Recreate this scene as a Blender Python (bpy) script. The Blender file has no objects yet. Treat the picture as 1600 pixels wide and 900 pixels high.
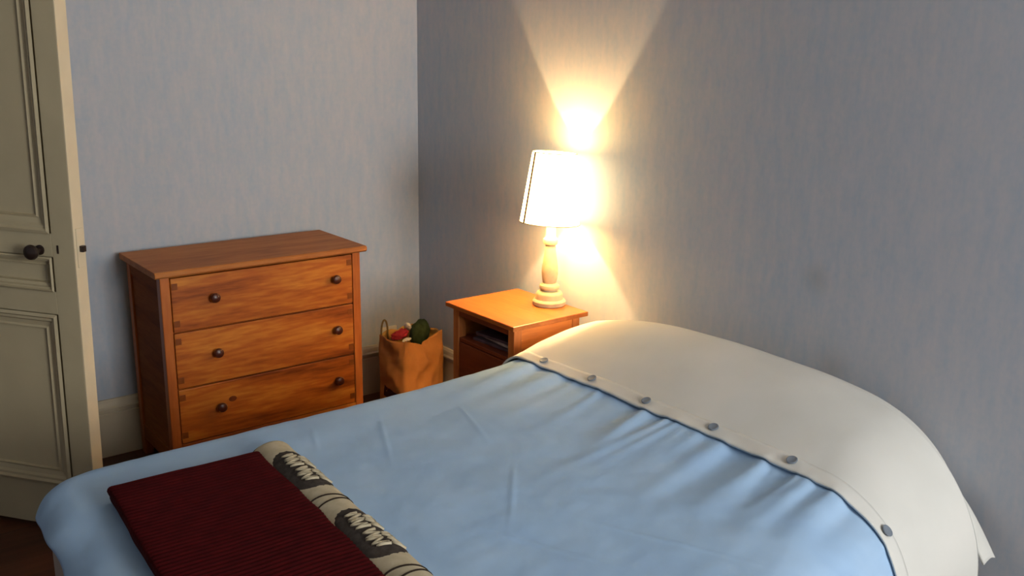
import bpy, bmesh, math, random
from mathutils import Vector, Matrix, noise
random.seed(7)
S = bpy.context.scene
COL = S.collection
PI = math.pi

# ------------------------------------------------------------------ camera
CAM = dict(F=1460.62, pos=(-2.39218, -3.72546, 1.62207), yaw=0.67297, pit=0.25282, rol=0.01709)
def make_camera():
    cd = bpy.data.cameras.new('camera'); co = bpy.data.objects.new('camera', cd); COL.objects.link(co)
    y, p, r = CAM['yaw'], CAM['pit'], CAM['rol']
    f = Vector((math.sin(y)*math.cos(p), math.cos(y)*math.cos(p), -math.sin(p)))
    rt = Vector((math.cos(y), -math.sin(y), 0)); up = rt.cross(f)
    r2 = math.cos(r)*rt + math.sin(r)*up; u2 = -math.sin(r)*rt + math.cos(r)*up
    m = Matrix((r2, u2, -f)).transposed().to_4x4(); m.translation = Vector(CAM['pos'])
    co.matrix_world = m
    cd.sensor_width = 36; cd.sensor_fit = 'HORIZONTAL'; cd.lens = CAM['F']/1600*36
    cd.clip_start = .05; cd.clip_end = 60
    S.camera = co
make_camera()

# ------------------------------------------------------------------ world, daylight, exposure
SKY_COL = (0.80, 0.88, 1.0)
w = bpy.data.worlds.new('world'); S.world = w; w.use_nodes = True
bg = w.node_tree.nodes['Background']; bg.inputs[0].default_value = (*SKY_COL, 1); bg.inputs[1].default_value = .6
WIN_X0, WIN_X1, WIN_Z0, WIN_Z1, ROOM_Y = -1.45, -0.12, 1.0, 2.6, -6.0     # wide window in the front wall, behind the viewer
ld = bpy.data.lights.new('daylight', 'AREA'); ld.shape = 'RECTANGLE'
ld.size = WIN_X1-WIN_X0; ld.size_y = WIN_Z1-WIN_Z0; ld.energy = 122; ld.color = (1.0, 0.98, 0.93)
lo = bpy.data.objects.new('daylight', ld); COL.objects.link(lo)
lo.location = ((WIN_X0+WIN_X1)/2, ROOM_Y-.25, (WIN_Z0+WIN_Z1)/2); lo.rotation_euler = (PI/2, 0, 0)
BULB_W = 21; BULB_COL = (1.0, 0.62, 0.28); SHADE_E = 6.4
vs = S.view_settings; vs.view_transform = 'Standard'; vs.look = 'None'; vs.gamma = 1; vs.use_curve_mapping = False
vs.exposure = 0.52

# ------------------------------------------------------------------ helpers
def srgb(h):
    c = [int(h[i:i+2], 16)/255 for i in (0, 2, 4)]
    return tuple(x/12.92 if x <= .04045 else ((x+.055)/1.055)**2.4 for x in c)
class NT:
    def __init__(s, name):
        s.m = bpy.data.materials.new(name); s.m.use_nodes = True; s.t = s.m.node_tree
        s.b = s.t.nodes['Principled BSDF']; s.out = s.t.nodes['Material Output']
    def n(s, typ, **kw):
        nd = s.t.nodes.new(typ)
        for k, v in kw.items():
            if k.startswith('i_'):
                key = k[2:]; key = int(key) if key.isdigit() else key.replace('_', ' ')
                nd.inputs[key].default_value = v
            else: setattr(nd, k, v)
        return nd
    def l(s, a, b): s.t.links.new(a, b)
    def coords(s, scale=(1, 1, 1), rot=(0, 0, 0)):
        tc = s.n('ShaderNodeTexCoord'); mp = s.n('ShaderNodeMapping')
        mp.inputs['Scale'].default_value = scale; mp.inputs['Rotation'].default_value = rot
        s.l(tc.outputs['Object'], mp.inputs['Vector']); return mp.outputs[0]
    def ramp(s, fac, stops):
        r = s.n('ShaderNodeValToRGB'); e = r.color_ramp.elements
        while len(e) < len(stops): e.new(.5)
        for el, (p, c) in zip(e, stops): el.position = p; el.color = (*c, 1)
        s.l(fac, r.inputs[0]); return r.outputs[0]
    def bump(s, fac, strength, dist=.002):
        b = s.n('ShaderNodeBump'); b.inputs['Strength'].default_value = strength; b.inputs['Distance'].default_value = dist
        s.l(fac, b.inputs['Height']); s.l(b.outputs[0], s.b.inputs['Normal'])
    def set(s, rough=.6, spec=.3, **kw):
        s.b.inputs['Roughness'].default_value = rough; s.b.inputs['Specular IOR Level'].default_value = spec
        for k, v in kw.items(): s.b.inputs[k.replace('_', ' ')].default_value = v
def flat(name, hexc, rough=.6, spec=.3, var=.08, scale=20, bump=0):
    t = NT(name); c = srgb(hexc); v = t.coords()
    nz = t.n('ShaderNodeTexNoise', i_Scale=scale, i_Detail=4.0); t.l(v, nz.inputs['Vector'])
    t.l(t.ramp(nz.outputs[0], [(.3, tuple(x*(1-var) for x in c)), (.7, tuple(min(1, x*(1+var)) for x in c))]), t.b.inputs['Base Color'])
    t.set(rough, spec)
    if bump: t.bump(nz.outputs[0], bump)
    return t.m
def wood(name, dark, mid, light, axis='X', rough=.38, scale=1.0, spec=.4):
    t = NT(name); sc = {'X': (1.2, 9, 9), 'Y': (9, 1.2, 9), 'Z': (9, 9, 1.2)}[axis]
    v = t.coords(tuple(x*scale for x in sc))
    n1 = t.n('ShaderNodeTexNoise', i_Scale=1.5, i_Detail=3.0, i_Distortion=.6); t.l(v, n1.inputs['Vector'])
    n2 = t.n('ShaderNodeTexNoise', i_Scale=9.0, i_Detail=5.0, i_Distortion=.3); t.l(v, n2.inputs['Vector'])
    mx = t.n('ShaderNodeMix', data_type='FLOAT', i_Factor=.35); t.l(n1.outputs[0], mx.inputs['A']); t.l(n2.outputs[0], mx.inputs['B'])
    t.l(t.ramp(mx.outputs[0], [(.32, srgb(dark)), (.5, srgb(mid)), (.66, srgb(light))]), t.b.inputs['Base Color'])
    t.set(rough, spec); t.bump(n2.outputs[0], .08, .001); return t.m

def link(o, parent=None):
    COL.objects.link(o)
    if parent: o.parent = parent
    return o
def tag(o, label=None, cat=None, group=None, kind=None):
    for k, v in (('label', label), ('category', cat), ('group', group), ('kind', kind)):
        if v: o[k] = v
    return o
def empty(name, loc=(0, 0, 0), rz=0):
    o = bpy.data.objects.new(name, None); COL.objects.link(o); o.location = loc; o.rotation_euler = (0, 0, rz); return o
def mesh(name, verts, faces, mat, parent=None, smooth=False, bevel=0, solid=0, seg=2, loc=None, subd=0):
    me = bpy.data.meshes.new(name); me.from_pydata([tuple(v) for v in verts], [], faces); me.update()
    bm = bmesh.new(); bm.from_mesh(me); bmesh.ops.recalc_face_normals(bm, faces=bm.faces); bm.to_mesh(me); bm.free()
    if mat: me.materials.append(mat)
    o = bpy.data.objects.new(name, me); link(o, parent)
    if loc: o.location = loc
    if smooth:
        for p in me.polygons: p.use_smooth = True
    if solid:
        md = o.modifiers.new('solid', 'SOLIDIFY'); md.thickness = solid; md.offset = -1
    if bevel:
        md = o.modifiers.new('bevel', 'BEVEL'); md.width = bevel; md.segments = seg; md.limit_method = 'ANGLE'; md.angle_limit = .7
    if subd:
        md = o.modifiers.new('sub', 'SUBSURF'); md.levels = subd; md.render_levels = subd
    return o
BF = [(0, 1, 3, 2), (4, 6, 7, 5), (0, 4, 5, 1), (2, 3, 7, 6), (0, 2, 6, 4), (1, 5, 7, 3)]
def bv(x0, x1, y0, y1, z0, z1): return [(x, y, z) for x in (x0, x1) for y in (y0, y1) for z in (z0, z1)]
def box(name, x0, x1, y0, y1, z0, z1, mat, parent=None, bevel=.002, **k):
    """box whose origin sits at its own centre so object-space grain differs per piece"""
    return mesh(name, bv(x0, x1, y0, y1, z0, z1), BF, mat, parent, bevel=bevel, **k)
def boxes(name, L, mat, parent=None, bevel=.002):
    V = []; F = []
    for b in L:
        n = len(V); V += bv(*b); F += [tuple(i+n for i in f) for f in BF]
    return mesh(name, V, F, mat, parent, bevel=bevel)
def lathe(name, prof, mat, parent=None, n=40, loc=None, axis=None, bevel=0):
    """prof: (radius, height) from bottom to top; closed with caps when radius > 0 at ends"""
    V = []; F = []
    for r, z in prof:
        for i in range(n): a = 2*PI*i/n; V.append(Vector((r*math.cos(a), r*math.sin(a), z)))
    for j in range(len(prof)-1):
        for i in range(n): F.append((j*n+i, j*n+(i+1) % n, (j+1)*n+(i+1) % n, (j+1)*n+i))
    if prof[0][0] > 1e-5: F.append(tuple(reversed(range(n))))
    if prof[-1][0] > 1e-5: F.append(tuple(range((len(prof)-1)*n, len(prof)*n)))
    if axis is not None:
        q = Vector((0, 0, 1)).rotation_difference(Vector(axis)).to_matrix(); V = [q @ v for v in V]
    o = mesh(name, V, F, mat, parent, smooth=True, loc=loc)
    md = o.modifiers.new('es', 'EDGE_SPLIT'); md.split_angle = .6
    return o
def tube(name, pts, r, mat, parent=None, n=8, loc=None):
    pts = [Vector(p) for p in pts]; V = []; F = []
    for i, p in enumerate(pts):
        t = (pts[min(i+1, len(pts)-1)]-pts[max(i-1, 0)]).normalized()
        a = t.cross(Vector((0, 0, 1)));
        if a.length < 1e-3: a = t.cross(Vector((0, 1, 0)))
        a.normalize(); b = t.cross(a); rr = r[i] if isinstance(r, (list, tuple)) else r
        for k in range(n): V.append(p+(a*math.cos(2*PI*k/n)+b*math.sin(2*PI*k/n))*rr)
    for i in range(len(pts)-1):
        for k in range(n): F.append((i*n+k, i*n+(k+1) % n, (i+1)*n+(k+1) % n, (i+1)*n+k))
    F.append(tuple(range(n))); F.append(tuple(range((len(pts)-1)*n, len(pts)*n)))
    return mesh(name, V, F, mat, parent, smooth=True, loc=loc)
def gridmesh(name, nu, nv, fn, mat, parent=None, solid=0, subd=0, loc=None):
    V = [fn(i/(nu-1), j/(nv-1)) for j in range(nv) for i in range(nu)]
    F = [(j*nu+i, j*nu+i+1, (j+1)*nu+i+1, (j+1)*nu+i) for j in range(nv-1) for i in range(nu-1)]
    return mesh(name, V, F, mat, parent, smooth=True, solid=solid, subd=subd, loc=loc)
def sstep(a, b, x):
    t = max(0, min(1, (x-a)/(b-a))); return t*t*(3-2*t)

def lerp(a, b, t): return a+(b-a)*t

# ------------------------------------------------------------------ materials
def wallpaper():
    t = NT('wallpaper'); v = t.coords((1, 1, 1)); v2 = t.coords((30, 30, 8)); v3 = t.coords((1.3, 1.3, .5))
    a = t.n('ShaderNodeTexNoise', i_Scale=1.0, i_Detail=6.0, i_Roughness=.65); t.l(v2, a.inputs['Vector'])
    b = t.n('ShaderNodeTexNoise', i_Scale=55.0, i_Detail=3.0); t.l(v, b.inputs['Vector'])
    c = t.n('ShaderNodeTexNoise', i_Scale=1.0, i_Detail=3.0); t.l(v3, c.inputs['Vector'])
    m = t.n('ShaderNodeMix', data_type='FLOAT', i_Factor=.3); t.l(a.outputs[0], m.inputs['A']); t.l(b.outputs[0], m.inputs['B'])
    m2 = t.n('ShaderNodeMix', data_type='FLOAT', i_Factor=.3); t.l(m.outputs[0], m2.inputs['A']); t.l(c.outputs[0], m2.inputs['B'])
    col = t.ramp(m2.outputs[0], [(.30, srgb('9cafc4')), (.5, srgb('b0b7c3')), (.70, srgb('c0bec4'))])
    # two faint brownish damp stains on the wall above the bed head
    for (y, z, r) in ((-2.18, .97, .13), (-2.26, .71, .15)):
        d = t.n('ShaderNodeVectorMath', operation='DISTANCE'); t.l(v, d.inputs[0]); d.inputs[1].default_value = (0, y, z)
        ad = t.n('ShaderNodeMath', operation='MULTIPLY_ADD'); t.l(c.outputs[0], ad.inputs[0]); ad.inputs[1].default_value = .10; t.l(d.outputs['Value'], ad.inputs[2])
        mr = t.n('ShaderNodeMapRange', interpolation_type='SMOOTHSTEP'); t.l(ad.outputs[0], mr.inputs[0])
        mr.inputs[1].default_value = .03; mr.inputs[2].default_value = r; mr.inputs[3].default_value = .32; mr.inputs[4].default_value = 0
        mc = t.n('ShaderNodeMix', data_type='RGBA'); t.l(mr.outputs[0], mc.inputs['Factor']); t.l(col, mc.inputs['A']); mc.inputs['B'].default_value = (*srgb('857d74'), 1)
        col = mc.outputs['Result']
    t.l(col, t.b.inputs['Base Color'])
    t.set(.8, .15); t.bump(m.outputs[0], .1, .002); return t.m
M = {}
M['wallpaper'] = wallpaper()
M['paint'] = flat('cream_paint', 'c2b7a0', .5, .35, .05, 8, .05)
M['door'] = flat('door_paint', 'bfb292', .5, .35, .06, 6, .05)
M['edge'] = flat('door_edge_lamplit', 'dccdb0', .5, .35, .05, 8)  # door paint made paler; lamplight falling on the edge is put into it
M['ceiling'] = flat('ceiling_paint', 'dedad2', .8, .2, .03, 4)
M['floor'] = None
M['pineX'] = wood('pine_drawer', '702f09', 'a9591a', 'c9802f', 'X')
M['pineY'] = wood('pine_side_shaded', '6f3518', '854820', '935628', 'Y', rough=.7, spec=.12)  # side pine darkened; the shade on that side is put into its colour
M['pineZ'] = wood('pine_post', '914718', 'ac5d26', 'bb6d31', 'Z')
M['pinetop'] = wood('pine_top', '95562a', 'b06c38', 'bf7c44', 'X', rough=.55, spec=.2)
M['night_top'] = wood('honey_top', '8f4a1b', 'a15a24', 'ad682e', 'Y', scale=.8)
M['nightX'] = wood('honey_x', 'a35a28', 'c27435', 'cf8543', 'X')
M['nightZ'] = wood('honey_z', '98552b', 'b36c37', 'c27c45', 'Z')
M['nightY'] = wood('honey_y_shaded', '6a2e18', '7c391f', '894426', 'Y')  # same honey pine darkened; the unlit front's shade is put into the colour
M['knob'] = flat('dark_knob', '4a1f12', .35, .5, .1, 40)
M['joint'] = flat('joint_dark', '7c3f12', .45, .3, .15, 60)
M['knot'] = flat('wood_knot', '6e3312', .45, .3, .2, 80)
M['blackmetal'] = flat('dark_metal', '2a1d18', .35, .5, .1, 30)
M['lampwood'] = flat('cream_lamp', 'c4b994', .55, .3, .14, 30, .1)
M['mattress'] = flat('mattress_ticking', 'b5aaa0', .9, .1, .06, 12)
M['kraft'] = flat('kraft_paper', 'be8148', .8, .15, .1, 14, .25)
M['kraft_in'] = flat('kraft_paper_inside', 'd6a155', .8, .15, .08, 14)
M['handle'] = flat('twisted_handle', '6d5a38', .8, .15, .1, 60)
M['bagprint'] = flat('bag_print', '3d1a18', .7, .2, .1, 30)
M['greencloth'] = flat('green_cloth', '34422a', .9, .1, .3, 40, .3)
M['redcloth'] = flat('red_cloth', 'a02c34', .9, .1, .25, 30, .2)
M['whitepaper'] = flat('white_paper', 'd8d0c4', .8, .15, .06, 30)
M['socket'] = flat('socket_plastic', 'e4dccb', .4, .4, .03, 10)
M['magazine'] = flat('magazine_paper', 'b5aaa4', .5, .4, .3, 40)
M['magazine2'] = flat('magazine_cover', '5b4a55', .4, .4, .3, 25)
def fabric(name, c0, c1, c2, rough=.85, scale=5, weave=900, bump=.1):
    t = NT(name); v = t.coords()
    a = t.n('ShaderNodeTexNoise', i_Scale=scale, i_Detail=4.0); t.l(v, a.inputs['Vector'])
    b = t.n('ShaderNodeTexNoise', i_Scale=weave/4, i_Detail=2.0); t.l(v, b.inputs['Vector'])
    t.l(t.ramp(a.outputs[0], [(.3, srgb(c0)), (.5, srgb(c1)), (.7, srgb(c2))]), t.b.inputs['Base Color'])
    t.set(rough, .12); t.bump(b.outputs[0], bump, .0006); return t.m
M['duvet'] = fabric('blue_cotton', '9cbce2', 'a2c2e5', 'a8c6e7')
M['cover'] = fabric('white_cotton', 'd0d1ce', 'd4d5d2', 'd8d8d5')
M['button'] = flat('button_grey_blue', '78828f', .55, .2, .05, 60)
M['red_wool'] = fabric('dark_red_wool', '380307', '400509', '47070b', .95, 30, 600, .5)
M['cream_wool'] = fabric('cream_wool', 'b3a88e', 'bdb298', 'c6bba2', .95, 40, 600, .4)
M['grey_wool'] = fabric('charcoal_wool', '383330', '443e3a', '504945', .95, 60, 600, .4)
M['line_wool'] = flat('brown_wool', '2f2620', .9, .1, .1, 60)
def floor_mat():
    t = NT('floor_boards'); v = t.coords((1, 1, 1))
    br = t.n('ShaderNodeTexBrick', i_Scale=1.0, offset=.5)
    br.inputs['Brick Width'].default_value = 1.4; br.inputs['Row Height'].default_value = .11; br.inputs['Mortar Size'].default_value = .0015
    br.inputs['Color1'].default_value = (.25, .25, .25, 1); br.inputs['Color2'].default_value = (.75, .75, .75, 1); br.inputs['Mortar'].default_value = (0, 0, 0, 1)
    t.l(v, br.inputs['Vector'])
    v2 = t.coords((2, 30, 1)); nz = t.n('ShaderNodeTexNoise', i_Scale=1.5, i_Detail=5.0); t.l(v2, nz.inputs['Vector'])
    m = t.n('ShaderNodeMix', data_type='FLOAT', i_Factor=.5); t.l(br.outputs[0], m.inputs['A']); t.l(nz.outputs[0], m.inputs['B'])
    t.l(t.ramp(m.outputs[0], [(.2, srgb('2a130c')), (.45, srgb('4f2a1b')), (.75, srgb('663a26'))]), t.b.inputs['Base Color'])
    t.set(.4, .4); t.bump(br.outputs[0], .3, .002); return t.m
M['floor'] = floor_mat()
def pane_mat():
    t = NT('window_pane'); tr = t.n('ShaderNodeBsdfTransparent'); gl = t.n('ShaderNodeBsdfGlossy', i_Roughness=.02)
    mx = t.n('ShaderNodeMixShader', i_0=.06); t.l(tr.outputs[0], mx.inputs[1]); t.l(gl.outputs[0], mx.inputs[2]); t.l(mx.outputs[0], t.out.inputs[0]); return t.m
M['pane'] = pane_mat()

# ------------------------------------------------------------------ room shell
XL, H = -4.4, 2.75
DX0, DX1, DH = -3.02, -2.21, 2.2       # doorway in the back wall, left of the picture
def struct(o): o['kind'] = 'structure'; return o
struct(box('floor', XL-.1, .1, ROOM_Y-.1, 1.6, -.1, 0, M['floor'], bevel=0))
struct(box('ceiling', XL-.1, .1, ROOM_Y-.1, 1.6, H, H+.1, M['ceiling'], bevel=0))
struct(boxes('wall_back', [(XL, DX0, 0, .12, 0, H), (DX1, .0, 0, .12, 0, H), (DX0, DX1, 0, .12, DH, H)], M['wallpaper'], bevel=0))
struct(box('wall_right', 0, .12, ROOM_Y, .12, 0, H, M['wallpaper'], bevel=0))
struct(box('wall_left', XL-.12, XL, ROOM_Y, 1.5, 0, H, M['wallpaper'], bevel=0))
struct(boxes('wall_front', [(XL, WIN_X0, ROOM_Y-.12, ROOM_Y, 0, H), (WIN_X1, 0, ROOM_Y-.12, ROOM_Y, 0, H),
                            (WIN_X0, WIN_X1, ROOM_Y-.12, ROOM_Y, 0, WIN_Z0), (WIN_X0, WIN_X1, ROOM_Y-.12, ROOM_Y, WIN_Z1, H)], M['wallpaper'], bevel=0))
struct(boxes('wall_hall', [(XL, -1.2, 1.4, 1.5, 0, H), (-1.3, -1.2, .12, 1.4, 0, H)], M['paint'], bevel=0))
# window behind the viewer
wf = struct(boxes('window_1', [(WIN_X0, WIN_X0+.06, ROOM_Y-.1, ROOM_Y-.02, WIN_Z0, WIN_Z1), (WIN_X1-.06, WIN_X1, ROOM_Y-.1, ROOM_Y-.02, WIN_Z0, WIN_Z1),
        (WIN_X0+.06, WIN_X1-.06, ROOM_Y-.1, ROOM_Y-.02, WIN_Z0, WIN_Z0+.06), (WIN_X0+.06, WIN_X1-.06, ROOM_Y-.1, ROOM_Y-.02, WIN_Z1-.06, WIN_Z1)], M['paint']))
xm = (WIN_X0+WIN_X1)/2
box('mullion', xm-.035, xm+.035, ROOM_Y-.09, ROOM_Y-.03, WIN_Z0+.06, WIN_Z1-.06, M['paint'], wf)
for xa, xb in ((WIN_X0+.06, xm-.035), (xm+.035, WIN_X1-.06)):
    for k in range(3):
        za = WIN_Z0+.06+k*(WIN_Z1-WIN_Z0-.12)/3; zb = za+(WIN_Z1-WIN_Z0-.12)/3
        if k: box('glazing_bar', xa, xb, ROOM_Y-.08, ROOM_Y-.045, za-.012, za+.012, M['paint'], wf)
        box('pane', xa, xb, ROOM_Y-.064, ROOM_Y-.06, za+(.012 if k else 0), zb-(.012 if k < 2 else 0), M['pane'], wf, bevel=0)
# baseboards: profile (depth from wall, height)
BP = [(0, 0), (.020, 0), (.020, .178), (.016, .182), (.016, .190), (.026, .194), (.027, .203), (.020, .210), (.016, .226), (.009, .236), (0, .236)]
def baseboard(name, a, b, nrm):
    a, b, nrm = Vector(a), Vector(b), Vector(nrm); V = []; n = len(BP)
    for p in (a, b):
        for d, z in BP: V.append(p+nrm*d+Vector((0, 0, z)))
    F = [(i, (i+1) % n, n+(i+1) % n, n+i) for i in range(n)]+[tuple(range(n)), tuple(range(n, 2*n))]
    return struct(mesh(name, V, F, M['paint']))
baseboard('baseboard_back', (DX1+.1, 0, 0), (-.0, 0, 0), (0, -1, 0))
baseboard('baseboard_right', (0, ROOM_Y, 0), (0, -.0272, 0), (-1, 0, 0))
baseboard('baseboard_left', (XL, ROOM_Y, 0), (XL, 0, 0), (1, 0, 0))
# casing of the doorway
struct(boxes('trim_1', [(DX0-.1, DX0, -.025, .12, 0, DH+.1), (DX1, DX1+.1, -.025, .12, 0, DH+.1), (DX0, DX1, -.025, .12, DH, DH+.1)], M['paint'], bevel=.004))

# ------------------------------------------------------------------ open door
def make_door():
    ang = .90027; W, T, HD = .78, .05, 2.16
    # local frame: s runs from latch edge (s=0) to the hinges, n out of the visible face, z up
    root = struct(empty('door_1', (-1.70328, -.63933, .012)))
    dd = Vector((-math.cos(ang), math.sin(ang), 0)); nn = Vector((-math.sin(ang), -math.cos(ang), 0))
    lean = .0215
    up = (Vector((0, 0, 1))-dd*lean).normalized(); dd2 = (dd+Vector((0, 0, 1))*lean).normalized()
    m = Matrix((dd2, nn, up)).transposed().to_4x4(); m.translation = root.location; root.matrix_world = m
    # local coords: x = s, y = out of the visible face (0 = face), z
    rails = [(0, .10, 0, HD), (W-.10, W, 0, HD), (.10, W-.10, 0, .16), (.10, W-.10, .757, .83), (.10, W-.10, .945, 1.02), (.10, W-.10, 2.03, HD)]
    PX0, PX1 = .078, W-.078
    panels = [(.155, .757), (.832, .945), (1.02, 2.04)]
    # frame (stiles and rails)
    st = []
    for a, b, z0, z1 in [(0, PX0, 0, HD), (PX1, W, 0, HD), (PX0, PX1, 0, .155), (PX0, PX1, .757, .832), (PX0, PX1, .945, 1.02), (PX0, PX1, 2.04, HD)]:
        st.append((a, b, -T, 0, z0, z1))
    for i, b in enumerate(st):
        nm = 'stile' if i < 2 else 'rail'
        box(nm, *b, M['door'], root, bevel=.0015)
    for z0, z1 in panels:
        iw = .055 if z1-z0 > .2 else .03
        box('panel', PX0, PX1, -T+.012, -.016, z0, z1, M['door'], root, bevel=0)
        # moulding: mitred frame with stepped profile
        prof = [(0, 0.006), (.010, .010), (.016, .002), (.024, .002), (.030, -.006), (.046, -.010), (.052, -.006), (.055, -.016)]
        k = iw/.055; prof = [(a*k, y) for a, y in prof]; V = []; F = []
        for a, y in prof: V += [(PX0+a, y, z0+a), (PX1-a, y, z0+a), (PX1-a, y, z1-a), (PX0+a, y, z1-a)]
        for j in range(len(prof)-1):
            for c in range(4): F.append((j*4+c, j*4+(c+1) % 4, j*4+4+(c+1) % 4, j*4+4+c))
        mesh('moulding', V, F, M['door'], root)
    # latch edge, its paint brightened to carry the lamplight
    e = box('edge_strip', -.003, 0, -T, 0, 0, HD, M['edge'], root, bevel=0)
    e['label'] = 'latch edge of the door, cream paint paled for lamplight'
    box('latch_plate', -.006, -.003, -.04, -.01, .915, 1.04, M['edge'], root, bevel=.001)
    box('latch_bolt', -.020, -.006, -.034, -.018, .965, .985, M['blackmetal'], root, bevel=.002)
    kn = lathe('knob', [(.016, 0), (.016, .004), (.009, .007), (.009, .022), (.014, .025), (.022, .032), (.0245, .040), (.022, .048), (.013, .054), (0, .056)], M['blackmetal'], root, n=28, axis=(0, 1, 0), loc=(.122, 0, .965))
    kn['label'] = 'dark round metal door knob'
    box('keyhole', .054, .060, -.001, .002, .958, .985, M['blackmetal'], root, bevel=.001)
    for z in (.25, 1.08, 1.92):
        tube('hinge', [(W+.004, .004, z-.05), (W+.004, .004, z+.05)], .007, M['blackmetal'], root)
make_door()

# ------------------------------------------------------------------ chest of drawers
def make_chest():
    x0, x1, yf, yb, h = -1.3901, -.5409, -.4556, -.0391, .8294
    r = tag(empty('chest_of_drawers', ((x0+x1)/2, (yf+yb)/2, 0)), 'orange pine chest of three drawers with dark round knobs', 'chest of drawers')
    ox, oy = (x0+x1)/2, (yf+yb)/2
    hx, hy = (x1-x0)/2, (yb-yf)/2
    top = .024
    # tabletop, thumb-nail front edge
    V = []; prof = [(-hy, h-top+.006), (-hy, h-.006), (-hy+.006, h), (hy, h), (hy, h-top), (-hy+.008, h-top)]; n = len(prof)
    for x in (-hx, hx):
        for y, z in prof: V.append((x, y, z))
    F = [(i, (i+1) % n, n+(i+1) % n, n+i) for i in range(n)]+[tuple(range(n)), tuple(range(n, 2*n))]
    mesh('top', V, F, M['pinetop'], r, bevel=.002)
    bx = hx-.022; by = -hy+.022; z1 = h-top; P = .048; bk = hy-.006
    # corner posts
    for sx in (-1, 1):
        for y0, y1 in ((by, by+P*.8), (bk-P*.8, bk)):
            xa, xb = (-bx, -bx+P) if sx < 0 else (bx-P*.72, bx)
            if sx < 0: xb = -bx+P*.72
            box('post', xa, xb, y0, y1, 0, z1, M['pineZ'], r, bevel=.003)
        xs = (-bx+.008, -bx+.022) if sx < 0 else (bx-.022, bx-.008)
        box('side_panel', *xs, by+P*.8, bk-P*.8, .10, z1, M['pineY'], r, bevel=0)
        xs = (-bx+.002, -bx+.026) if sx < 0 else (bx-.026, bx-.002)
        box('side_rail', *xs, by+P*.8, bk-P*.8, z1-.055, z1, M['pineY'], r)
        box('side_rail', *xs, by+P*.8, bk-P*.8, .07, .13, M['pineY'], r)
    xi0, xi1 = -bx+P*.72, bx-P*.72
    box('back_panel', xi0, xi1, bk-.012, bk-.004, .07, z1, M['pineY'], r, bevel=0)
    box('top_rail', xi0, xi1, by+.002, by+.03, .800, z1, M['pineX'], r)
    box('bottom_rail', xi0, xi1, by+.002, by+.03, .09, .158, M['pineX'], r)
    for z in (.592, .374): box('divider', xi0, xi1, by+.016, bk-.02, z-.008, z+.008, M['pineY'], r, bevel=0)
    g = .003
    zs = [(.5945, .798), (.3765, .5905), (.160, .3725)]
    for k, (za, zb) in enumerate(zs):
        d = box('drawer', xi0+g, xi1-g, by+.001, by+.021, za+g/2, zb-g/2, M['pineX'], r, bevel=.002)
        d.location = (0, 0, 0)
        # shift the grain per drawer: move origin
        off = Vector((.37*k, 0, .19*k))
        d.data.transform(Matrix.Translation(off)); d.location = -off
        box('drawer_box', xi0+.02+off.x, xi1-.02+off.x, by+.021, bk-.03, za+.02+off.z, zb-.035+off.z, M['pineY'], d, bevel=0)
        zc = (za+zb)/2+.012
        for kx in (-hx+.212, hx-.140):
            lathe('knob', [(.009, 0), (.009, .008), (.013, .012), (.0175, .018), (.0185, .024), (.016, .030), (.009, .034), (0, .0345)], M['knob'], d, n=24, axis=(0, -1, 0), loc=Vector((kx, by+.001, zc))+off)
        for jx0, jx1 in ((xi0+g+.002, xi0+g+.024), (xi1-g-.024, xi1-g-.002)):
            for jz in (za+.020, zb-.044):
                V = bv(jx0+off.x, jx1+off.x, by-.0002, by+.004, jz+off.z, jz+.024+off.z)
                mesh('joint_pin', V, BF, M['joint'], d, bevel=.001)
        if k == 2:   # knot beside the lower knob
            kv = [(off.x-hx+.262+.016*math.cos(t), by+.0004, off.z+zc+.018+.011*math.sin(t)) for t in [2*PI*i/14 for i in range(14)]]
            kv += [(x, by+.004, z) for x, _, z in kv]
            mesh('wood_knot', kv, [tuple(range(14)), tuple(range(14, 28))]+[(i, (i+1) % 14, 14+(i+1) % 14, 14+i) for i in range(14)], M['knot'], d)
make_chest()

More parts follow.
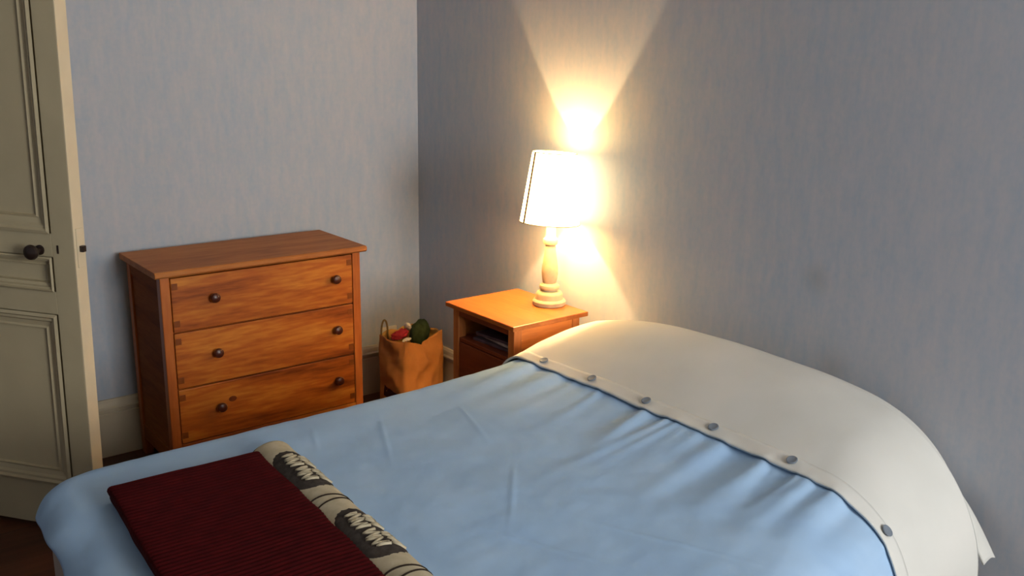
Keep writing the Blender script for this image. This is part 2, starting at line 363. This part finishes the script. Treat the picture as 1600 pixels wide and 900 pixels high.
# ------------------------------------------------------------------ bedside table
def make_nightstand():
    x0, x1, y0, y1, h = -.4321, -.075, -1.2783, -.8555, .6688
    ox, oy = (x0+x1)/2, (y0+y1)/2; hx, hy = (x1-x0)/2, (y1-y0)/2
    r = tag(empty('bedside_table', (ox, oy, 0)), 'honey pine bedside table with an open compartment under the lamp', 'bedside table')
    box('top', -hx, hx, -hy, hy, h-.018, h, M['night_top'], r, bevel=.003)
    bx, by, z1, P = hx-.022, hy-.022, h-.018, .036
    for sx in (-1, 1):
        for sy in (-1, 1):
            box('leg', *sorted((sx*bx, sx*(bx-P))), *sorted((sy*by, sy*(by-P))), 0, z1, M['nightZ'], r, bevel=.003)
    for sy in (-1, 1):
        box('side_panel', -bx+P, bx-P, *sorted((sy*(by-.008), sy*(by-.020))), .12, z1-.05, M['nightX'], r, bevel=0)
        box('side_rail', -bx+P, bx-P, *sorted((sy*(by-.002), sy*(by-.026))), z1-.05, z1, M['nightX'], r)
        box('side_rail', -bx+P, bx-P, *sorted((sy*(by-.002), sy*(by-.026))), .08, .13, M['nightX'], r)
    box('back_panel', bx-.02, bx-.01, -by+P, by-P, .12, z1, M['nightY'], r, bevel=0)
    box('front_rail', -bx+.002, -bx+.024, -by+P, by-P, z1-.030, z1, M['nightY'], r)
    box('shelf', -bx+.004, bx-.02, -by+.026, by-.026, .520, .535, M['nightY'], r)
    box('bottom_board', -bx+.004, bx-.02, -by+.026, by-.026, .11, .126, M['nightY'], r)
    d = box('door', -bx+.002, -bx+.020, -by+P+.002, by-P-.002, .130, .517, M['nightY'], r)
    lathe('knob', [(.008, 0), (.008, .008), (.014, .014), (.015, .02), (.010, .026), (0, .027)], M['knob'], d, n=20, axis=(-1, 0, 0), loc=(-bx+.002, -.09, .40))
    # magazines lying on the shelf
    for k, (dx, dy, rz, mt) in enumerate([(-.02, -.02, .06, 'magazine2'), (-.005, -.01, -.05, 'magazine'), (-.012, -.03, .12, 'magazine2')]):
        z = .5355+k*.0115
        m = box('magazine', -.10, .10, -.125, .125, 0, .010, M[mt], None, bevel=.001)
        m.location = (ox+dx, oy+dy, z); m.rotation_euler = (0, 0, rz)
        tag(m, ['dark magazine at the bottom of the pile in the bedside table', 'pale magazine in the middle of the pile in the bedside table',
                'dark magazine on top of the pile in the bedside table'][k], 'magazine', 'magazines in the bedside table')
    return h
NH = make_nightstand()

# ------------------------------------------------------------------ table lamp
def shade_mat():
    t = NT('lit_shade'); v = t.coords((30, 30, 4)); nz = t.n('ShaderNodeTexNoise', i_Scale=2.0, i_Detail=3.0); t.l(v, nz.inputs['Vector'])
    t.l(t.ramp(nz.outputs[0], [(.3, (.85, .75, .55)), (.7, (.95, .86, .66))]), t.b.inputs['Base Color'])
    t.set(.8, .1); t.b.inputs['Emission Color'].default_value = (1, .69, .31, 1); t.b.inputs['Emission Strength'].default_value = SHADE_E
    return t.m
def make_lamp():
    lx, ly = -.130, -1.116
    r = tag(empty('table_lamp', (lx, ly, NH)), 'lit table lamp with turned cream base and conical cloth shade', 'table lamp')
    lathe('base', [(.060, 0), (.0633, .004), (.0633, .016), (.059, .022), (.054, .024), (.0515, .030), (.0515, .042), (.047, .050), (.040, .054), (.030, .056), (.029, .060),
                   (.036, .063), (.0388, .070), (.037, .078), (.030, .083), (.026, .086)], M['lampwood'], r)
    lathe('stem', [(.0255, .085), (.028, .098), (.0314, .122), (.0305, .145), (.026, .178), (.0215, .208), (.021, .222), (.019, .226), (.019, .232), (.026, .237), (.0287, .246),
                   (.027, .256), (.021, .262), (.019, .270), (.018, .295), (.016, .31)], M['lampwood'], r)
    m = flat('socket_white', 'd8d0b8', .4, .4, .03, 20)
    lathe('lamp_holder', [(.014, .308), (.017, .312), (.017, .366), (.013, .370)], m, r, n=24)
    bm_ = NT('clear_bulb_glass'); tr = bm_.n('ShaderNodeBsdfTransparent'); gl = bm_.n('ShaderNodeBsdfGlossy', i_Roughness=.05)
    mx = bm_.n('ShaderNodeMixShader', i_0=.05); bm_.l(tr.outputs[0], mx.inputs[1]); bm_.l(gl.outputs[0], mx.inputs[2]); bm_.l(mx.outputs[0], bm_.out.inputs[0])
    zb = .450
    lathe('bulb', [(.012, .370), (.014, .384), (.022, .406), (.029, .428), (.030, .445), (.026, .461), (.016, .472), (0, .476)], bm_.m, r, n=24)
    bl = bpy.data.lights.new('bulb_light', 'POINT'); bl.energy = BULB_W; bl.color = BULB_COL; bl.shadow_soft_size = .007
    bo = bpy.data.objects.new('bulb_light', bl); link(bo, r); bo.location = (0, 0, zb)
    # shade: truncated cone, thin wall, open at both ends
    z0, z1, r0, r1 = -.131, .129, .112, .082; n = 56; V = []; F = []
    rings = [(r0, z0), (r1, z1), (r1-.0025, z1), (r0-.0025, z0)]
    for rr, z in rings:
        for i in range(n): V.append((rr*math.cos(2*PI*i/n), rr*math.sin(2*PI*i/n), z))
    for j in range(4):
        for i in range(n): F.append((j*n+i, j*n+(i+1) % n, ((j+1) % 4)*n+(i+1) % n, ((j+1) % 4)*n+i))
    sh = mesh('lamp_shade', V, F, shade_mat(), r, smooth=True); md = sh.modifiers.new('es', 'EDGE_SPLIT'); md.split_angle = .6
    sh.location = (0, 0, .449); sh.rotation_euler = (0, math.radians(3.5), 0)
    trim = flat('shade_trim', 'd9c89c', .8, .1)
    for rr, z in ((r0, z0), (r1, z1)):
        tube('rim', [((rr+.0008)*math.cos(2*PI*i/48), (rr+.0008)*math.sin(2*PI*i/48), z) for i in range(49)], .0018, trim, sh, n=6)
    # overlapping side seam, towards the viewer's left
    sm = flat('shade_seam', '5c4420', .8, .1)
    a = math.atan2(-2.6, -2.24)-.98; V = []
    for rr, z in ((r0, z0), (r1, z1)):
        for da in (-.035, .035):
            for o in (.0006, .0045): V.append(((rr+o)*math.cos(a+da*r1/rr), (rr+o)*math.sin(a+da*r1/rr), z))
    mesh('seam', V, BF, sm, sh)
    for k in range(3):
        t = 2*PI*k/3+.4; rr = lerp(r0, r1, (-.088-z0)/(z1-z0))-.0027
        tube('shade_wire', [(.0175*math.cos(t), .0175*math.sin(t), -.088), (.06*math.cos(t), .06*math.sin(t), -.086), (rr*math.cos(t), rr*math.sin(t), -.088)], .0012, M['blackmetal'], sh, n=5)
make_lamp()

# ------------------------------------------------------------------ bed
ZT = .600
def hump(x, y):
    t = abs((y+2.03)/.78)
    hy = max(0, 1-t**2.6)
    return .122*hy*sstep(-.56, -.18, x)
def drape(a, b, off=0, c=.10):
    """flat cloth coordinate (a along bed, b across) -> draped point"""
    k = sstep(-1.1, -.3, a)
    y_far = lerp(-1.375, -1.30, k); y_near = lerp(-2.875, -2.795, k)
    rf = lerp(.085, .12, k); rn = lerp(.12, .27, k); rx = .085; rh = .10
    xi = -2.045+rx+c; xh = -.045-rh
    fi = y_far-rf-c; ni = y_near+rn+c
    dx = max(0, xi-a); dxh = max(0, a-xh); dyf = max(0, b-fi); dyn = max(0, ni-b)
    sx = -1 if dx > 0 else 1; sy = 1 if dyf > 0 else -1
    DX = dx if dx > 0 else (dxh+c if dxh > 0 else 0); DY = dyf or dyn
    hyp = math.hypot(DX, DY)
    px = min(max(a, xi), xh); py = min(max(b, ni), fi)
    if dxh > 0: px = xh-c
    if hyp <= c:
        x, y, z = px+sx*DX, py+sy*DY, ZT
        n = Vector((0, 0, 1))
    else:
        ux, uy = sx*DX/hyp, sy*DY/hyp
        rX = rx if sx < 0 else rh; rY = rf if sy > 0 else rn
        r = (rX*DX*DX+rY*DY*DY)/(hyp*hyp)
        d = hyp-c; th = min(d/r, PI/2); ex = max(0, d-r*PI/2)
        o = c+r*math.sin(th)+ex*.06; x, y = px+ux*o, py+uy*o; z = ZT-r*(1-math.cos(th))-ex
        n = Vector((ux*math.sin(th), uy*math.sin(th), math.cos(th)))
    z += hump(x, y)
    return Vector((x, y, z))+n*off
random.seed(11)
FOLDS = []
for i in range(34):
    y = -1.45-1.5*random.random()
    FOLDS.append((-.50+random.uniform(-.05, .05), y, math.radians(random.uniform(5, 20)), random.uniform(.2, .55), random.uniform(.010, .028), random.uniform(.003, .009)*random.choice((1, 1, -1))))
for y, L, A in ((-2.53, .5, .014), (-2.40, .45, .013), (-2.27, .5, .012), (-2.33, .4, -.008), (-2.46, .45, -.009), (-2.62, .5, .011), (-2.0, .35, .008), (-1.75, .3, .006)):
    FOLDS.append((-.46, y, math.radians(11), L, .022, A))
CREASE = [((-1.33, -1.52), (-1.39, -1.68)), ((-1.12, -1.52), (-1.28, -1.86)), ((-1.0, -2.0), (-1.25, -2.3)), ((-.9, -1.6), (-1.0, -1.9)), ((-1.3, -2.2), (-1.15, -2.55)), ((-1.1, -2.3), (-.9, -2.75))]
def wrinkle(a, b):
    z = 0
    for fx, fy, ang, L, wd, A in FOLDS:
        dx, dy = a-fx, b-fy; s = -(dx*math.cos(ang)+dy*math.sin(ang)); t = -dx*math.sin(ang)+dy*math.cos(ang)
        if -.15 < s < L and abs(t) < 4*wd:
            ww = wd*(1+s/L*.9); z += A*math.exp(-(t/ww)**2)*(1-max(0, s)/L)*sstep(-.15, 0, s)
    for (x0, y0), (x1, y1) in CREASE:
        dx, dy = x1-x0, y1-y0; L2 = dx*dx+dy*dy; s = ((a-x0)*dx+(b-y0)*dy)/L2
        if 0 < s < 1:
            t = ((a-x0)*dy-(b-y0)*dx)/math.sqrt(L2)
            if abs(t) < .05: z += .0022*math.exp(-(t/.006)**2)*math.sin(PI*s)
    v = Vector((a*3.2, b*3.2, 1.7)); z *= 1-sstep(-.545, -.47, a)
    z += .006*noise.noise(v)+.0025*noise.noise(v*3.1)+.0012*noise.noise(v*7)
    z *= 1-.75*sstep(-.50, -.43, a)
    m = sstep(-2.0, -1.93, a)*(1-sstep(-1.46, -1.40, a))*(1-sstep(-1.62, -1.56, b))    # pressed flat under the blanket
    return z*(1-m)
def make_bed():
    r = tag(empty('bed', (-1.02, -2.1, 0)), 'low double bed with pale mattress under the blue duvet', 'bed')
    o = (-1.02, -2.1)
    def B(n, x0, x1, y0, y1, z0, z1, m, bev=.004): return box(n, x0-o[0], x1-o[0], y0-o[1], y1-o[1], z0, z1, m, r, bevel=bev, seg=3)
    B('mattress', -2.0, -.09, -2.66, -1.46, .33, .51, M['mattress'], .05)
    B('bed_base', -1.92, -.09, -2.66, -1.47, .14, .33, M['mattress'], .02)
    for x in (-1.88, -.16):
        for y in (-2.60, -1.54): B('leg', x-.03, x+.03, y-.03, y+.03, 0, .14, M['pineZ'])
    # blue duvet
    A0, A1, B0, B1 = -2.056, -.20, -2.875-.10, -1.375+.17
    def fn(u, v):
        a = A0+(A1-A0)*u; b = B0+(B1-B0)*v
        # ragged hem
        ft = sstep(-1.80, -2.03, a) if a > -2.03 else 1
        a2 = a-.020*noise.noise(Vector((3, b*5, 0)))*ft; wv = wrinkle(a, b)+.010*ft*noise.noise(Vector((a*8, b*7, 6)))
        p = drape(a2, b, wv)
        edge = max(0, ZT-p.z-.06)
        p += Vector((noise.noise(Vector((b*9, a*2, 5)))*.10*edge, noise.noise(Vector((a*9, 2, b*2)))*.10*edge, 0))
        return p
    d = gridmesh('duvet', 330, 300, fn, M['duvet'], solid=.012)
    tag(d, 'rumpled plain blue cotton duvet spread over the bed', 'duvet')
    # white cover turned over the pillows
    C0, C1 = -.515, -.045-.10+.19; D0, D1 = -2.875-.16, -1.30+.10
    def edge_x(b): return .003*math.sin(b*13)+.005*noise.noise(Vector((b*5, 0, 3)))
    def cf(u, v):
        b = D0+(D1-D0)*v; a0 = C0+edge_x(b); a = a0+(C1-a0)*u
        off = .012
        off += .010*sstep(0, .25, u)+.004*noise.noise(Vector((a*4, b*4, 9)))+.0018*noise.noise(Vector((a*14, b*14, 2)))*(1-u)
        return drape(a, b, off+max(0, wrinkle(a, b))*.5*(1-sstep(0, .2, u)))
    cv = gridmesh('pillow_cover', 90, 260, cf, M['cover'], solid=.005)
    tag(cv, 'white cotton cover over the pillows fastened with grey blue buttons', 'bed cover')
    def bandf(u, v):
        p = cf(u*.085, v); q = cf(u*.085+.01, v)
        return p+Vector((0, 0, .0015))+Vector((-.003, 0, 0))*(1-u)
    gridmesh('hem_band', 6, 260, bandf, M['cover'], cv, solid=.002)
    for b in (-1.515, -1.742, -1.975, -2.222, -2.475, -2.745):
        v = (b-D0)/(D1-D0); u = .05
        p = cf(u, v); n = (cf(u+.03, v)-p).cross(cf(u, v+.01)-p).normalized()
        if n.z < 0: n = -n
        bt = lathe('button', [(.0135, 0), (.0145, .0015), (.0145, .0035), (.0125, .0045), (.010, .0035), (0, .003)], M['button'], cv, n=24, axis=n, loc=p+n*.004+Vector((0, 0, .001)))
        bt['label'] = 'round grey blue button'
    # loose end flap near the wall on the near side
    def ff(u, v):
        x = lerp(-.115, -.055, u); s = v
        y = lerp(-2.69, -2.815, s**1.15); z = lerp(.520, .365, s)+.018*math.sin(PI*s)+.008*math.sin(PI*u)
        return Vector((x, y, z))
    f = gridmesh('flap', 12, 20, ff, M['cover'], cv, solid=.006)
make_bed()

# ------------------------------------------------------------------ folded blanket
def make_blanket():
    org = Vector((-1.715, -1.655, ZT+.004)); rz = -.058
    r = tag(empty('folded_blanket', org, rz), 'folded dark red ribbed wool blanket with cream patterned edge on the duvet', 'blanket')
    L = 1.12; xl, xr = -.185, .165; T = .036
    # rounded slab cross section in x-z
    def section(xl, xr, z0, z1, n=6, seg=16):
        rr = (z1-z0)/2; zc = (z0+z1)/2; P = []
        for i in range(n+1): t = -PI/2+PI*i/n; P.append((xr-rr+rr*math.cos(t), zc+rr*math.sin(t)))
        for i in range(1, seg): P.append((lerp(xr-rr, xl+rr, i/seg), z1))
        for i in range(n+1): t = PI/2+PI*i/n; P.append((xl+rr+rr*math.cos(t), zc+rr*math.sin(t)))
        for i in range(1, seg): P.append((lerp(xl+rr, xr-rr, i/seg), z0))
        return P
    def slab(name, xl, xr, z0, z1, y0, y1, step, rib, mat):
        sec = section(xl, xr, z0, z1); n = len(sec); V = []; F = []; m = int((y0-y1)/step)
        for j in range(m+1):
            y = y0-(y0-y1)*j/m; k = .0034*abs(math.sin(PI*(y)/rib))
            endr = min(1, min(j, m-j)/4); sh = .55+.45*math.sqrt(endr*(2-endr))
            for (x, z) in sec:
                zc = (z0+z1)/2; wob = .003*noise.noise(Vector((x*6, y*6, z0*50)))
                up_ = 1 if z > zc else -.3
                xx = x+(.004*noise.noise(Vector((0, y*12, x*3))))
                yy = y+.0035*math.sin(xx*9)+.003*noise.noise(Vector((xx*14, y*3, 1)))
                V.append((xx, yy, zc+(z-zc)*sh+(k*up_+wob)*(1 if z > zc else .0)))
        for j in range(m):
            for i in range(n): F.append((j*n+i, j*n+(i+1) % n, (j+1)*n+(i+1) % n, (j+1)*n+i))
        F.append(tuple(range(n))); F.append(tuple(range(m*n, (m+1)*n)))
        o = mesh(name, V, F, mat, r, smooth=True); return o
    a = slab('lower_layer', xl+.004, xr, 0, .017, -.003, -L, .004, .0125, M['red_wool'])
    b = slab('upper_layer', xl, xr+.01, .017, .037, 0, -L, .0026, .0145, M['red_wool'])
    # cream roll (the folded-over patterned edge)
    x0, x1, hgt = .160, .262, .046; yA, yB = .045, -L
    cx, rx = (x0+x1)/2, (x1-x0)/2
    def roll(u, y, off=0):     # u 0..1 from red side over the top to the duvet
        t = PI*(1-u)*1.0; c_, s_ = math.cos(t), math.sin(t)
        e = min(1, (yA-y)/.03); sq = math.sqrt(max(.05, e*(2-e)))
        x = cx+(rx+off)*c_*(.8+.2*sq); z = (hgt+off)*(abs(s_)**.8)*sq
        return Vector((x+.003*noise.noise(Vector((0, y*7, 4))), y, z))
    def rf(u, v): return roll(u, lerp(yA, yB, v))
    cr = gridmesh('cream_edge', 28, 160, rf, M['cream_wool'], r)
    cr['label'] = 'cream knitted edge with charcoal oval motifs'
    def patch(name, u0, y0, ru, ry, mat, off, parent):
        nr, na = 7, 32; V = [roll(u0, y0, off)]; F = []
        for i in range(1, nr+1):
            for k in range(na):
                t = 2*PI*k/na; cu = abs(math.cos(t))**.8*math.copysign(1, math.cos(t)); su = abs(math.sin(t))**.8*math.copysign(1, math.sin(t))
                V.append(roll(min(.97, max(.03, u0+ru*cu*i/nr)), y0+ry*su*i/nr+.05*0, off if i < nr else off-.003))
        for k in range(na): F.append((0, 1+k, 1+(k+1) % na))
        for i in range(nr-1):
            for k in range(na): F.append((1+i*na+k, 1+(i+1)*na+k, 1+(i+1)*na+(k+1) % na, 1+i*na+(k+1) % na))
        return mesh(name, V, F, mat, parent, smooth=True)
    def ribbon(name, pts, wd, mat, off, parent):   # pts in (u, y)
        P = [roll(u, y, off) for u, y in pts]; return tube(name, P, wd, mat, parent, n=6)
    def arc(y0, bow): return [(.04+.92*i/20, y0-bow*math.sin(PI*i/20)) for i in range(21)]
    ribbon('pattern_line', [(.04+.92*i/20, .036) for i in range(21)], .0028, M['line_wool'], -.0006, cr)
    period = .352
    for k in range(3):
        yc = -.165-period*k
        ov = patch('oval_motif', .57, yc, .45, .120, M['grey_wool'], .0015, cr); ov['label'] = 'charcoal oval motif'
        # cream zigzag strokes inside each oval
        for q, (uc, am, y1_, y2_) in enumerate(((.50, .09, .080, .015), (.50, .09, -.005, -.075), (.72, .09, .070, .010), (.74, .09, -.010, -.080))):
            pts = []; nz = 5
            for i in range(nz*4+1):
                t = i/(nz*4); tri = 2*abs(2*((t*nz/1.0) % 1)-1)-1
                pts.append((uc+am*tri+.02*math.sin(t*7+q), yc+lerp(y1_, y2_, t)+.004*math.sin(t*13+q)))
            ribbon('zigzag_stroke', pts, .0040, M['cream_wool'], .002, ov)
        for dy in (.160, .186):
            if k < 2: ribbon('pattern_line', [(.04+.92*i/20, yc-dy+.012*math.cos(PI*i/20)*(1 if dy < .17 else -.2)) for i in range(21)], .0026, M['line_wool'], -.0004, cr)
    return r
make_blanket()

# ------------------------------------------------------------------ paper bag and its contents
def make_bag():
    org = Vector((-.308, -.36, 0)); rz = math.atan2(.08, .258)
    r = tag(empty('paper_bag', org, rz), 'crumpled brown kraft paper bag standing in the room corner', 'paper bag')
    W, D, HB = .27, .155, .35
    # perimeter parameter p: 0..1 front (x 0->W at y=0), right side, back, left side
    per = 2*(W+D)
    def base(p):
        s = p*per
        if s < W: return Vector((s, 0, 0)), Vector((0, -1, 0))
        s -= W
        if s < D: return Vector((W, s, 0)), Vector((1, 0, 0))
        s -= D
        if s < W: return Vector((W-s, D, 0)), Vector((0, 1, 0))
        s -= W; return Vector((0, D-s, 0)), Vector((-1, 0, 0))
    def rim(p):
        s = p*per
        if s < W:                     # front: dips in the middle-right
            t = s/W; return HB*(1-.17*max(0, 1-abs(t-.55)/.45)-.015*math.sin(9*t))
        if s < W+D: t = (s-W)/D; return HB*(.93+.03*math.sin(4*t))
        if s < 2*W+D: t = (s-W-D)/W; return HB*(.98+.05*t+.015*math.sin(11*t))
        t = (s-2*W-D)/D; return HB*(1.03-.04*t)
    def fn(p, v, off=0):
        p = min(p, .99999); b, n = base(p); z = rim(p)*v
        s = p*per
        mid = 0
        for a, e in ((0, W), (W, W+D), (W+D, 2*W+D), (2*W+D, per)):
            if a <= s <= e: mid = math.sin(PI*(s-a)/(e-a))
        q = Vector((s*11, z*11, 3)) if s < per-.01 else Vector((0, z*11, 3))
        cr = .022*noise.noise(q)+.016*(.35-abs(noise.noise(q*1.7)))+.008*(.3-abs(noise.noise(q*3.9)))
        fade = sstep(0, .1, z)
        fadec = mid**.4 if mid > 0 else 0
        off2 = (cr*(.3+.7*fade)*fadec+.016*mid*math.sin(PI*min(1, v*.9)))
        flare = .012*v*v
        if s < W: off2 -= .045*sstep(.70, 1.0, v)*math.sin(PI*s/W)**.7+.012*math.exp(-((v-.70)/.05)**2)*0
        return Vector((b.x, b.y, z))+n*(off2+flare*(mid*.3)-off)
    nu, nv = 86, 30
    V = []; F = []
    for j in range(nv):
        for i in range(nu): V.append(fn(i/nu, j/(nv-1)))
    for j in range(nv-1):
        for i in range(nu): F.append((j*nu+i, j*nu+(i+1) % nu, (j+1)*nu+(i+1) % nu, (j+1)*nu+i))
    F.append(tuple(range(nu)))
    o = mesh('bag_body', V, F, M['kraft'], r, smooth=True, solid=.0015)
    o.data.materials.append(M['kraft_in']); o.modifiers['solid'].material_offset = 1
    # dark printed block low on the left side
    p0, p1 = (2*W+D+.035)/per, (2*W+2*D-.008)/per
    pr = gridmesh('printed_block', 14, 8, lambda u, v: fn(lerp(p0, p1, u), lerp(.17+.05*(1-u), .36-.10*u, v), -.0016), M['bagprint'], o)
    pr['label'] = 'dark printed block on the bag side'
    # twisted paper handle standing up at the back left
    tube('handle', [Vector((.010+.022*(1-math.cos(PI*i/14)), D-.006, HB*1.0-.03+.098*math.sin(PI*i/14)**.6)) for i in range(15)], .0042, M['handle'], r)
    # contents
    mw = Matrix.Translation(org) @ Matrix.Rotation(rz, 4, 'Z')
    def blob(name, c, rad, mat, label, cat, amp, fr, seed, rot=(0, 0, 0)):
        bm = bmesh.new(); bmesh.ops.create_icosphere(bm, subdivisions=4, radius=1)
        for v in bm.verts:
            n = v.co.copy(); k = 1+amp*noise.noise(n*fr+Vector((seed, 0, 0)))+amp*.5*noise.noise(n*fr*2.3+Vector((0, seed, 0)))
            v.co = Vector((n.x*rad[0]*k, n.y*rad[1]*k, n.z*rad[2]*k))
        me = bpy.data.meshes.new(name); bm.to_mesh(me); bm.free(); me.materials.append(mat)
        for p in me.polygons: p.use_smooth = True
        ob = bpy.data.objects.new(name, me); link(ob); ob.location = mw @ Vector(c); ob.rotation_euler = (rot[0], rot[1], rot[2]+rz)
        return tag(ob, label, cat, 'things stuffed in the paper bag')
    blob('rolled_cloth', (.205, .088, .325), (.052, .040, .066), M['greencloth'], 'dark green rolled cloth poking out of the paper bag', 'cloth', .12, 2.2, 3, (0, .45, 0))
    blob('rolled_cloth', (.085, .085, .235), (.050, .040, .065), M['greencloth'], 'dark green crumpled cloth wedged low in the bag under the red cloth', 'cloth', .25, 2, 8)
    blob('crumpled_cloth', (.075, .095, .350), (.052, .030, .018), M['redcloth'], 'crumpled red cloth on top of the paper bag contents', 'cloth', .3, 2.5, 5, (0, -.12, .1))
    blob('crumpled_paper', (.070, .050, .335), (.026, .010, .008), M['whitepaper'], 'small white paper in front of the red cloth in the bag', 'paper', .3, 2.5, 9)
    blob('crumpled_paper', (.142, .105, .372), (.011, .018, .016), M['whitepaper'], 'small white paper tucked between the red and green cloths', 'paper', .3, 2.5, 12)
make_bag()

# ------------------------------------------------------------------ wall socket
sk = tag(empty('wall_socket', (-.178, 0, .276)), 'small cream wall socket above the baseboard behind the paper bag', 'socket')
box('plate', -.042, .042, -.012, 0, -.038, .038, M['socket'], sk, bevel=.004)
lathe('outlet', [(.021, 0), (.022, .002), (.020, .003), (.0185, .0005), (0, .0005)], M['socket'], sk, n=28, axis=(0, -1, 0), loc=(0, -.0122, 0))
